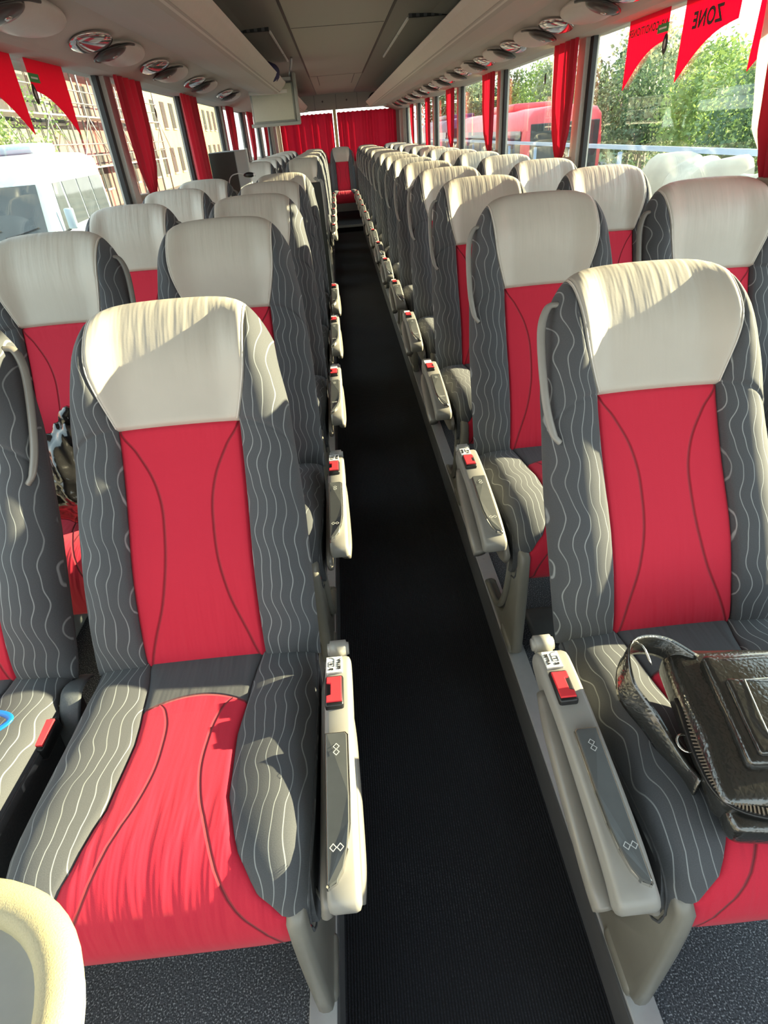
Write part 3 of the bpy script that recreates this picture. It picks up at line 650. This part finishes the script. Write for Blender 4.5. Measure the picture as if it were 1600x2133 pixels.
# ---------------------------------------------------------------- stickers on the side windows
def pennant(s, ytip, label, words=None):
    t = thing('window_sticker', label, 'sticker', (s*1.228, ytip, 1.38), 0, 'red pennant stickers on the %s window' % ('left' if s < 0 else 'right'))
    w = .36; pts = [(0, .36), (0, 0)]
    for k in range(1, 13): f = k/12; pts.append((-w*f, .145*(f**1.0)+.035*math.sin(f*PI)*1.0))
    pts.append((-w, .36)); pr('sticker_film', pts, 'x', -.001, .001, M['decal'], t)
    if words:
        for (txt, yy, zz, sz) in words:
            mw = Matrix.Translation((-s*.0035, yy, zz)) @ (Matrix.Rotation(PI/2, 4, 'Z') if s > 0 else Matrix.Rotation(-PI/2, 4, 'Z')) @ Matrix.Rotation(PI/2, 4, 'X')
            text('sticker_lettering', txt, sz, M['ink'], mw, t, .0004)
pennant(1, 3.17, 'leftmost red pennant sticker on the right window, mirrored CONDITIONER lettering', [('AIR CONDITIONER', -.185, .195, .037)])
pennant(1, 2.69, 'middle red pennant sticker on the right window, mirrored ZONE lettering', [('ZONE', -.17, .172, .066)])
pennant(1, 2.22, 'rightmost red pennant sticker on the right window, cut off by the curtain')
pennant(-1, 3.17, 'right-hand dark red pennant sticker on the left window', None); pennant(-1, 2.70, 'left-hand dark red pennant sticker on the left window', None)
for s, nm in ((1, 'right'), (-1, 'left')):
    t = thing('emergency_label', 'small green label over a black oval on the near %s window' % nm, 'sticker', (s*1.222, 2.84, 1.55))
    bx('green_label', -.001, .001, -.045, .045, -.002, .026, M['green'], t); bm = bmesh.new(); box(bm, -.0016, .0016, -.03, .03, .009, .015); obj('label_stripe', bm, M['white'], t)
    bm = bmesh.new(); ellipsoid(bm, (0, -.035, -.04), (.0015, .022, .033), 20, 10); e = obj('round_badge', bm, M['blk'], t, True); bm = bmesh.new(); ellipsoid(bm, (0, -.035, -.04), (.0022, .010, .020), 16, 8); obj('badge_mark', bm, M['mark'], e, True)
for s, y, lb in ((1, 4.35, 'small dark oval sticker high on the right window past the large curtain'), (1, 6.3, 'small dark oval sticker on the third right window'), (-1, 4.6, 'small dark oval sticker on the left window past the first curtain')):
    bm = bmesh.new(); ellipsoid(bm, (0, 0, 0), (.0015, .020, .030), 16, 8); o = tag(obj('oval_sticker', bm, M['blk'], None, True), lb, 'sticker'); o.location = (s*1.228, y, 1.50)
# ---------------------------------------------------------------- monitor
t = thing('monitor', 'cream backed flat monitor hanging at the end of the left overhead rack', 'monitor', (-.66, 6.95, 1.43))
bm = bmesh.new(); box(bm, -.215, .215, -.03, .10, .0, .33, .012); obj('monitor_case', bm, M['tvf'], t, True)
bx('back_cover', -.195, .195, -.045, -.028, .03, .32, M['tv'], t, .006, True)
bm = bmesh.new(); box(bm, .215, .245, -.05, .12, -.005, .40, .006); box(bm, -.235, .245, -.06, -.03, -.015, .015, .005); obj('outer_frame', bm, M['tvf'], t, True)
bx('hinge_bracket', .10, .20, .0, .06, .34, .37, M['white'], t, .006, True)
tb('support_rod', [(.19, .03, .36), (.235, -.1, .50)], .012, M['rail'], t, 10, sp=0)
# things on the racks
bm = bmesh.new(); ellipsoid(bm, (0, 0, 0), (.10, .12, .075)); bm2 = bm; tagged = obj('hat', bm, M['maroon'], None, True); tagged.location = (.64, 11.75, 1.78)
tag(tagged, 'dark plum rounded hat lying at the far end of the right overhead rack', 'hat')
t = thing('folded_jacket', 'navy and pale folded jacket edge peeking over the left rack lip by the monitor', 'jacket', (-.58, 5.9, 1.76)); bm = bmesh.new(); vs = ellipsoid(bm, (0, 0, 0), (.09, .28, .06))
for v in bm.verts: v.co += Vector((0, 0, .012*math.sin(v.co.y*30)))
obj('jacket_body', bm, M['navy'], t, True); bm = bmesh.new(); ellipsoid(bm, (.0, .27, .0), (.06, .12, .05)); obj('jacket_lining', bm, M['greypanel'], t, True)
# ---------------------------------------------------------------- middle door fittings (left)
t = thing('cabinet', 'tall cabinet by the middle door with black front and grey side', 'cabinet', (-1.02, 5.75, 0))
bx('cabinet_body', -.14, .08, 0, .75, 0, 1.25, M['greypanel'], t, .004); bx('black_front', -.14, .075, -.012, 0, .1, 1.245, M['darkpanel'], t, .002); bx('edge_strip', .075, .09, .70, .76, 0, 1.26, M['white'], t, .002)
t = thing('stair_partition', 'low dark partition with pale posts beside the aisle at the middle door', 'partition', (-.33, 5.3, 0))
bx('partition_panel', -.10, .09, 0, .03, 0, 1.0, M['darkpanel'], t, .005); tb('partition_post', [(.10, .0, 0), (.10, .0, .9), (.08, .0, 1.02)], .013, M['arm'], t); tb('partition_post', [(.06, .3, 0), (.06, .3, .9), (.03, .3, 1.02)], .013, M['arm'], t)
t = thing('microphone', 'black tipped gooseneck microphone rising behind the fourth left row', 'lamp', (-1.0, 5.45, .8)); tb('stand', [(0, 0, -.8), (0, 0, -.4), (0, 0, 0)], .012, M['rail'], t); tb('stem', [(0, 0, 0), (.02, 0, .25), (.10, 0, .30), (.16, 0, .285)], .004, M['rail'], t); bm = bmesh.new(); ellipsoid(bm, (.185, 0, .283), (.045, .02, .020)); obj('tip', bm, M['blk'], t, True)
bm = bmesh.new(); ellipsoid(bm, (.228, 0, .282), (.012, .014, .014)); obj('pale_tip', bm, M['white'], t, True)  # pale end piece of the microphone, gives no light
# ---------------------------------------------------------------- table in the near left corner
t = thing('side_table', 'cream table with a thick rounded rim in the near left corner', 'table', (-.505, .132, 0)); zt_ = .78
def cap_outline(rx, ry, x0, n=28):
    pts = [(-x0, ry)]
    for k in range(n+1): a = PI/2-PI*k/n; pts.append((math.copysign(abs(math.cos(a))**.8, math.cos(a))*rx, math.copysign(abs(math.sin(a))**.9, math.sin(a))*ry))
    pts.append((-x0, -ry)); return pts
out = cap_outline(.150, .135, .35)
bm = bmesh.new(); prism(bm, out, 'z', zt_-.035, zt_-.008, .008); obj('table_top', bm, M['tabletop'], t)
bm = bmesh.new(); loop = [Vector((x*.93, y*.93, zt_-.004)) for x, y in out]; tube(bm, loop, .017, 12); obj('table_rim', bm, M['table'], t, True)
inn = [(x*.62-.045, y*.62) for x, y in out]; bm = bmesh.new(); prism(bm, inn, 'z', zt_-.010, zt_-.003, .002); obj('table_leaf', bm, M['tableleaf'], t)
tb('table_post', [(-.12, 0, 0), (-.12, 0, .4), (-.12, 0, zt_-.03)], .03, M['leg'], t, 12)
# ---------------------------------------------------------------- black leather bag on the near right seat
t = thing('leather_bag', 'glossy black leather crossbody bag with zip and pockets on the near right seat', 'bag', (.495, .50, .482), R(-10)); t.rotation_euler = (R(5), R(0), R(-8))
def rounded(name, x0, x1, y0, y1, z0, z1, r, mat, par, puff=.0, seg=5):
    bm = bmesh.new(); vs = box(bm, x0, x1, y0, y1, z0, z1); ed = [e for e in bm.edges]
    bmesh.ops.bevel(bm, geom=ed, offset=r, segments=seg, affect='EDGES', profile=.5); bmesh.ops.subdivide_edges(bm, edges=[e for e in bm.edges if e.calc_length() > .05], cuts=6, use_grid_fill=True)
    cx, cy, cz = (x0+x1)/2, (y0+y1)/2, (z0+z1)/2
    for v in bm.verts:
        fx = 1-((v.co.x-cx)/(x1-x0)*2)**2; fy = 1-((v.co.y-cy)/(y1-y0)*2)**2
        if v.co.z > cz: v.co.z += puff*max(0, fx)*max(0, fy)+.0025*math.sin(v.co.x*60)*math.sin(v.co.y*47)
    return obj(name, bm, mat, par, True)
b0 = rounded('bag_body', -.16, .20, -.13, .13, .0, .065, .022, M['leather'], t, .018)
rounded('gusset', -.150, .19, -.155, -.10, -.004, .045, .018, M['leather'], t, 0)
rounded('front_pocket', -.115, .19, -.085, .095, .06, .088, .010, M['leather'], t, .004)
rounded('pocket_flap', -.100, .19, -.075, .045, .082, .096, .006, M['leather'], t, .004)
bm = bmesh.new()
pts = spline([(-.155, .02, .050), (-.160, -.06, .050), (-.145, -.118, .052), (-.08, -.138, .054), (.05, -.141, .056), (.19, -.141, .056)], 14)
for i in range(0, len(pts)-1):
    p = pts[i]; d = (pts[i+1]-p).normalized(); a = math.atan2(d.y, d.x); c = bmesh.ops.create_cube(bm, size=1)['verts']
    for v in c: q = Vector((v.co.x*.0022, v.co.y*.010, v.co.z*.004)); v.co = Matrix.Rotation(a, 3, 'Z') @ q + p + Vector((0, 0, .003))
obj('zip_teeth', bm, M['chrome'], t)
tb('zip_tape', [(-.155, .04, .047), (-.160, -.06, .050), (-.145, -.118, .052), (-.08, -.138, .054), (.05, -.141, .056), (.19, -.141, .056)], .008, M['blk'], t, 8, (.009, .003))
for nm_, P in (('pocket_stitching', [(-.07, .088, .092), (.02, .092, .095), (.19, .090, .094)]), ('pocket_stitching', [(-.075, .04, .0985), (.03, .043, .1015), (.19, .03, .100)]), ('pocket_stitching', [(-.075, .04, .0985), (-.078, -.02, .098), (-.078, -.07, .0955)])):
    tb(nm_, P, .0009, M['duct'], t, 5)
stp = spline([(-.12, .10, .055), (-.17, .12, .075), (-.225, .10, .09), (-.235, .05, .06), (-.20, .01, .02), (-.175, -.05, .004), (-.165, -.085, .012)], 8)
bm = bmesh.new(); tube(bm, stp, .01, 8, (.003, .021), Vector((.3, .2, 1))); obj('strap', bm, M['leather'], t, True)
bm = bmesh.new(); tube(bm, spline([(-.215, .12, .085), (-.205, .10, .10), (-.195, .075, .085)], 4), .0018, 6); obj('strap_slider', bm, M['chrome'], t, True)
bm = bmesh.new(); ringp = [Vector((-.168+.012*math.cos(a), -.03+.014*math.sin(a), .04)) for a in [2*PI*k/16 for k in range(17)]]; tube(bm, ringp, .002, 6); obj('strap_ring', bm, M['chrome'], t, True)
# plastic bag on the second-row left window seat
bm = bmesh.new(); bmesh.ops.create_icosphere(bm, subdivisions=5, radius=1)
for v in bm.verts:
    n = v.co.normalized(); k = 1+.09*math.sin(n.x*6+n.z*3)*math.sin(n.y*5)+.05*abs(math.sin(n.z*7+n.x*6+n.y*2))+.02*math.sin(n.x*17+n.y*13)
    top = max(0, n.z); v.co = Vector((n.x*.115*k*(1-.45*top), n.y*.12*k*(1-.4*top), n.z*.135*k))
t = thing('plastic_bag', 'shiny black plastic bag on the second-row left window seat', 'bag', (-.862, 1.40, .60)); obj('bag_film', bm, M['bagplastic'], t, True)
tb('bag_knot', [(.0, 0, .10), (.01, .01, .14), (.03, .02, .17)], [.02, .022, .025, .02, .016, .016, .02, .022, .024, .024, .02, .02, .016], M['bagplastic'], t, 8)
# blue object on the near left window seat
t = thing('blue_lanyard', 'bright blue plastic piece lying on the nearest left window seat', 'strap'); t.location = (-.822, .69, .475)
tb('blue_loop', [(-.05, .02, .002), (.01, .03, .002), (.045, .01, .002), (.01, -.02, .002), (-.05, -.015, .002)], .006, M['blue'], t, 8, (.006, .003))
# ---------------------------------------------------------------- outside
struct(bx('ground', -90, 90, -40, 150, -1.5, -1.4, M['asphalt']))
def leaf_tree(label, loc, h, r, mat, seed, n=1500, kind='tree', shape=1.0):
    rnd = random.Random(seed); t = thing('tree', label, 'tree', loc, 0, 'trees on the right')
    bm = bmesh.new(); blobs = [(Vector((rnd.uniform(-.6, .6)*r, rnd.uniform(-.6, .6)*r, h*rnd.uniform(.35, .88))), r*rnd.uniform(.35, .62)) for _ in range(9)]
    blobs.append((Vector((0, 0, h*.9)), r*.35))
    vs, fs = [], []
    for k in range(n):
        c, br = rnd.choice(blobs); d = Vector((rnd.gauss(0, 1), rnd.gauss(0, 1), rnd.gauss(0, 1))).normalized(); p = c+d*br*rnd.uniform(.55, 1.08)
        u = Vector((rnd.gauss(0, 1), rnd.gauss(0, 1), rnd.gauss(0, 1))).normalized(); v = u.cross(d+Vector((.01, 0, 0))).normalized(); s_ = r*rnd.uniform(.022, .05)
        i = len(vs); vs += [p-u*s_, p+v*s_*.6, p+u*s_, p-v*s_*.6]; fs.append((i, i+1, i+2, i+3))
    me = bpy.data.meshes.new('crown'); me.from_pydata([tuple(v) for v in vs], [], fs); link('crown', me, mat, t, False)
    P = [(0, 0, 0), (rnd.uniform(-.1, .1), rnd.uniform(-.1, .1), h*.3), (rnd.uniform(-.3, .3), rnd.uniform(-.3, .3), h*.65)]
    bm2 = bmesh.new(); pp = spline(P, 5); tube(bm2, pp, [lerp(.05*r+.05, .03, k/len(pp)) for k in range(len(pp))], 8)
    for k in range(4): c = blobs[k][0]; tube(bm2, spline([pp[5], (pp[5]+c)/2+Vector((0, 0, .1)), c], 4), .03, 6)
    obj('trunk', bm2, M['bark'], t, True); bm.free(); return t
desc = ['light olive leafy tree', 'dark green bushy tree', 'grey green feathery tree']
pos = [(11.5, 20.5, 4.0, 2.0, 0), (10.6, 23.6, 3.8, 1.9, 1), (12.5, 27.0, 5.0, 2.3, 2), (10.4, 17.6, 3.5, 1.8, 0), (13.5, 31, 5.2, 2.6, 1), (9.8, 14.9, 3.35, 1.7, 1), (13.0, 36.5, 5.2, 2.6, 2), (9.5, 12.0, 3.3, 1.7, 0), (13, 43, 5.2, 2.8, 0), (13.5, 52, 5.4, 3.2, 1), (13.5, 64, 5.6, 3.6, 2), (14, 80, 6.2, 4.2, 1), (9.6, 9.4, 3.4, 2.0, 1)]
for k, (x, y, h, r, c) in enumerate(pos):
    leaf_tree('%s beyond the right windows, %s counted from the right of the view' % (desc[c], ordn[[4, 6, 7, 3, 8, 2, 9, 1, 10, 11, 12, 13, 0][k]]), (x, y, -1.4), h, r, LEAF[c], k+3, 5200)
# hedge bank behind the trees
bm = bmesh.new(); nx, ny = 120, 14; rnd = random.Random(5)
V = [[bm.verts.new((17.5+j*.8+rnd.uniform(-.3, .3), 4+i*.85, -1.4+min(3.3, j*.55)+(.5*math.sin(i*.37)+.3*math.sin(i*.9)+rnd.uniform(-.25, .25))*(j > 2))) for j in range(ny)] for i in range(nx)]
for i in range(nx-1):
    for j in range(ny-1): bm.faces.new((V[i][j], V[i+1][j], V[i+1][j+1], V[i][j+1]))
tag(obj('wooded_bank', bm, LEAF[1], None, True), 'dark green wooded bank rising behind the trees on the right', 'hillside')
rnd = random.Random(9)
for k in range(6):
    bm = bmesh.new(); bmesh.ops.create_icosphere(bm, subdivisions=4, radius=1); a, b, c = rnd.uniform(0, 6), rnd.uniform(0, 6), rnd.uniform(0, 6)
    sx_, sy_, sz_ = .45, rnd.uniform(.46, .49), 1.16+rnd.uniform(-.06, .06)
    for v in bm.verts:
        n = v.co.copy(); p = Vector([math.copysign(abs(q)**.45, q) for q in n]); f = 1+.05*math.sin(n.x*5+a)+.05*math.sin(n.z*7+b)+.04*math.sin(n.y*9+c); v.co = Vector((p.x*sx_*f, p.y*sy_*f, p.z*sz_*f))
    o = obj('limestone_boulder', bm, M['stone'], None, True); o.location = (4.3+rnd.uniform(-.1, .1), 3.0+k*1.13, -.46)
    tag(o, 'tall pale limestone block outside the near right window, %s from the near end' % ordn[k], 'boulder', 'limestone blocks')
t = thing('guard_rail', 'blue painted guard rail running outside the right windows', 'railing', (4.98, 6, -1.4)); bm = bmesh.new(); box(bm, -.03, .03, -3, 30, 2.14, 2.21); obj('rail_bar', bm, M['steel'], t); bm = bmesh.new(); box(bm, -.02, .02, -3, 30, 1.5, 1.54); obj('lower_bar', bm, M['steel'], t)
for k in range(12): bx('rail_post', -.03, .03, -2+2.6*k, -1.94+2.6*k, 0, 2.1, M['steel'], t)
def coach(x0, x1, y0, y1, h, mat, label, pink=False):
    t = thing('parked_coach', label, 'coach', ((x0+x1)/2, (y0+y1)/2, -1.4)); hw = (x1-x0)/2; hl = (y1-y0)/2
    pr('coach_body', smooth_poly([(-hw, .3), (hw, .3), (hw, h-.35), (hw-.3, h), (-hw+.3, h), (-hw, h-.35)], 1), 'y', -hl, hl, mat, t, .12, True)
    for s in (-1, 1):
        bm = bmesh.new(); box(bm, s*hw-.012, s*hw+.012, -hl+.5, hl-.4, h-1.55, h-.55, .01); obj('side_glass', bm, M['carglass'], t)
    bx('roof_unit', -hw+.5, hw-.5, -hl*.4, hl*.4, h-.05, h+.18, mat, t, .06, True); bx('windscreen', -hw+.15, hw-.15, -hl-.03, -hl+.03, 1.3, h-.4, M['carglass'], t, .02)
    for s in (-1, 1):
        for yy in (-hl+1.8, hl-2.4):
            bm = bmesh.new(); c = bmesh.ops.create_cone(bm, cap_ends=True, segments=24, radius1=.5, radius2=.5, depth=.3); bmesh.ops.rotate(bm, verts=c['verts'], matrix=Matrix.Rotation(PI/2, 3, 'Y')); bmesh.ops.translate(bm, verts=c['verts'], vec=(s*(hw-.12), yy, .5)); obj('wheel', bm, M['tyre'], t, True)
    return t
coach(5.4, 7.7, 19.5, 30.5, 2.98, M['coachred'], 'red coach parked outside the second right window'); coach(5.4, 7.8, 33, 43, 3.0, M['coachpurple'], 'dark purple coach parked farther along on the right')
# minibus on the left
def minibus(loc, label, s=1):
    t = thing('minibus', label, 'minibus', loc); hw = 1.02; L = 5.4
    side = smooth_poly([(0.0, .35), (0.0, 1.02), (.12, 1.22), (.62, 2.38), (.95, 2.62), (1.5, 2.68), (L, 2.62), (L+.08, 2.3), (L+.08, .35)], 1)
    bm = bmesh.new(); prism(bm, side, 'x', -hw, hw, .10, 3)
    for v in bm.verts:
        if v.co.z > 1.2: v.co.x *= 1-.07*(v.co.z-1.2)
    obj('van_body', bm, M['vanw'], t, True)
    def ws(z): return .12+(z-1.22)*.5/1.16-.035
    bm = bmesh.new(); q = [(-.84, 1.30), (.84, 1.30), (.80, 2.16), (-.80, 2.16)]; vs = [bm.verts.new((x, ws(z), z)) for x, z in q]; vs2 = [bm.verts.new((x*.99, ws(z)+.03, z)) for x, z in q]; bm.faces.new(vs)
    for i in range(4): bm.faces.new((vs[i], vs[(i+1) % 4], vs2[(i+1) % 4], vs2[i]))
    w_ = obj('windscreen', bm, M['carglass'], t)
    for x in (-.35, .35): tb('wiper', [(x-.3, ws(1.34)-.03, 1.33), (x, ws(1.4)-.04, 1.38), (x+.35, ws(1.48)-.04, 1.46)], .01, M['blk'], t)
    for sg in (-1, 1):
        bm = bmesh.new(); prism(bm, [(.75, 1.30), (1.55, 1.30), (1.55, 2.15), (1.02, 2.15)], 'x', sg*hw-.012-.0, sg*hw+.004)
        for v in bm.verts: v.co.x -= sg*.05*(v.co.z-1.0)
        obj('door_glass', bm, M['carglass'], t)
        for k in range(3):
            bm = bmesh.new(); prism(bm, [(1.7+1.2*k, 1.35), (2.8+1.2*k, 1.35), (2.8+1.2*k, 2.15), (1.7+1.2*k, 2.15)], 'x', sg*hw-.012, sg*hw+.004)
            for v in bm.verts: v.co.x -= sg*.05*(v.co.z-1.0)
            obj('side_glass', bm, M['carglass'], t)
        bm = bmesh.new(); box(bm, sg*1.22-.09, sg*1.22+.09, .55, .63, 1.35, 1.72, .03); mr = obj('door_mirror', bm, M['vanw'], t, True); tb('mirror_arm', [(sg*1.0, .7, 1.3), (sg*1.15, .62, 1.35)], .02, M['blk'], mr, sp=0)
        for yy in (1.0, L-1.1):
            bm = bmesh.new(); c = bmesh.ops.create_cone(bm, cap_ends=True, segments=24, radius1=.36, radius2=.36, depth=.22); bmesh.ops.rotate(bm, verts=c['verts'], matrix=Matrix.Rotation(PI/2, 3, 'Y')); bmesh.ops.translate(bm, verts=c['verts'], vec=(sg*(hw-.08), yy, .36)); obj('wheel', bm, M['tyre'], t, True)
        bm = bmesh.new(); ellipsoid(bm, (sg*.78, .03, .95), (.17, .06, .11)); obj('headlamp', bm, M['chrome'], t, True)
    bm = bmesh.new(); box(bm, -.75, .75, 1.3, 2.9, 2.66, 2.84, .07, 3); obj('roof_unit', bm, M['vanw'], t, True); bx('grille', -.5, .5, -.02, .03, .75, .98, M['blk'], t, .01)
    return t
mb = minibus((-7.0, 13.3, -1.4), 'white minibus facing the coach outside the near left window'); mb.rotation_euler = (0, 0, R(6)); mb.scale = (1.05, 1, 1.06)
bm = bmesh.new()
# buildings
def building(x, y0, y1, h, mat, label, arches=False, scaff=False):
    t = thing('building', label, 'building', (x, (y0+y1)/2, -1.4)); L = (y1-y0)/2
    bx('wall', -6, 0, -L, L, 0, h, mat, t)
    k = 0; y = -L+1.2
    while y < L-1.0:
        for z in (1.0, 4.2, 7.4):
            if z+1.7 < h:
                w = bx('window', -.02, .05, y, y+1.3, z, z+1.8, M['holes'], t); bx('sill', 0, .14, y-.1, y+1.4, z-.12, z-.02, M['plank'], w)
        y += 3.0
    return t
building(-14, 20, 39, 9.5, M['render'], 'grey rendered building with scaffolding beyond the first left window'); building(-14, 39.3, 54, 10.5, M['pink'], 'pink building behind scaffolding beyond the left curtains'); building(-14, 54.5, 90, 9, M['yel'], 'bright yellow building far along on the left'); building(-16, 0, 19.5, 4.2, M['pink'], 'low pink building behind the white minibus')
t = thing('scaffolding', 'tall tube scaffolding with planks in front of the left buildings', 'scaffolding', (-12.6, 20, -1.4))
for k in range(14):
    bm = bmesh.new(); tube(bm, [Vector((0, k*2.4, 0)), Vector((0, k*2.4, 10))], .05, 6); tube(bm, [Vector((-1.1, k*2.4, 0)), Vector((-1.1, k*2.4, 10))], .05, 6); obj('upright', bm, M['scaff'], t, True)
for z in (2.2, 4.4, 6.6, 8.8):
    bx('walkway', -1.15, .05, -.2, 31.4, z-.06, z, M['plank'], t)
    bm = bmesh.new(); tube(bm, [Vector((.05, -.2, z+1)), Vector((.05, 31.4, z+1))], .035, 6); tube(bm, [Vector((.05, -.2, z+.5)), Vector((.05, 31.4, z+.5))], .035, 6); obj('guard_tube', bm, M['scaff'], t, True)
for k in range(0, 13, 2):
    bm = bmesh.new(); tube(bm, [Vector((.06, k*2.4, 2.2)), Vector((.06, k*2.4+2.4, 4.4))], .03, 6); tube(bm, [Vector((.06, k*2.4+2.4, 4.4)), Vector((.06, k*2.4+4.8, 2.2))], .03, 6); obj('diagonal_brace', bm, M['scaff'], t, True)
lt = leaf_tree('yellow green tree glimpsed behind the stickers in the near left window', (-10.2, 22.5, -1.4), 5.5, 1.6, LEAF[0], 77, 3000); lt['group'] = 'trees on the left'
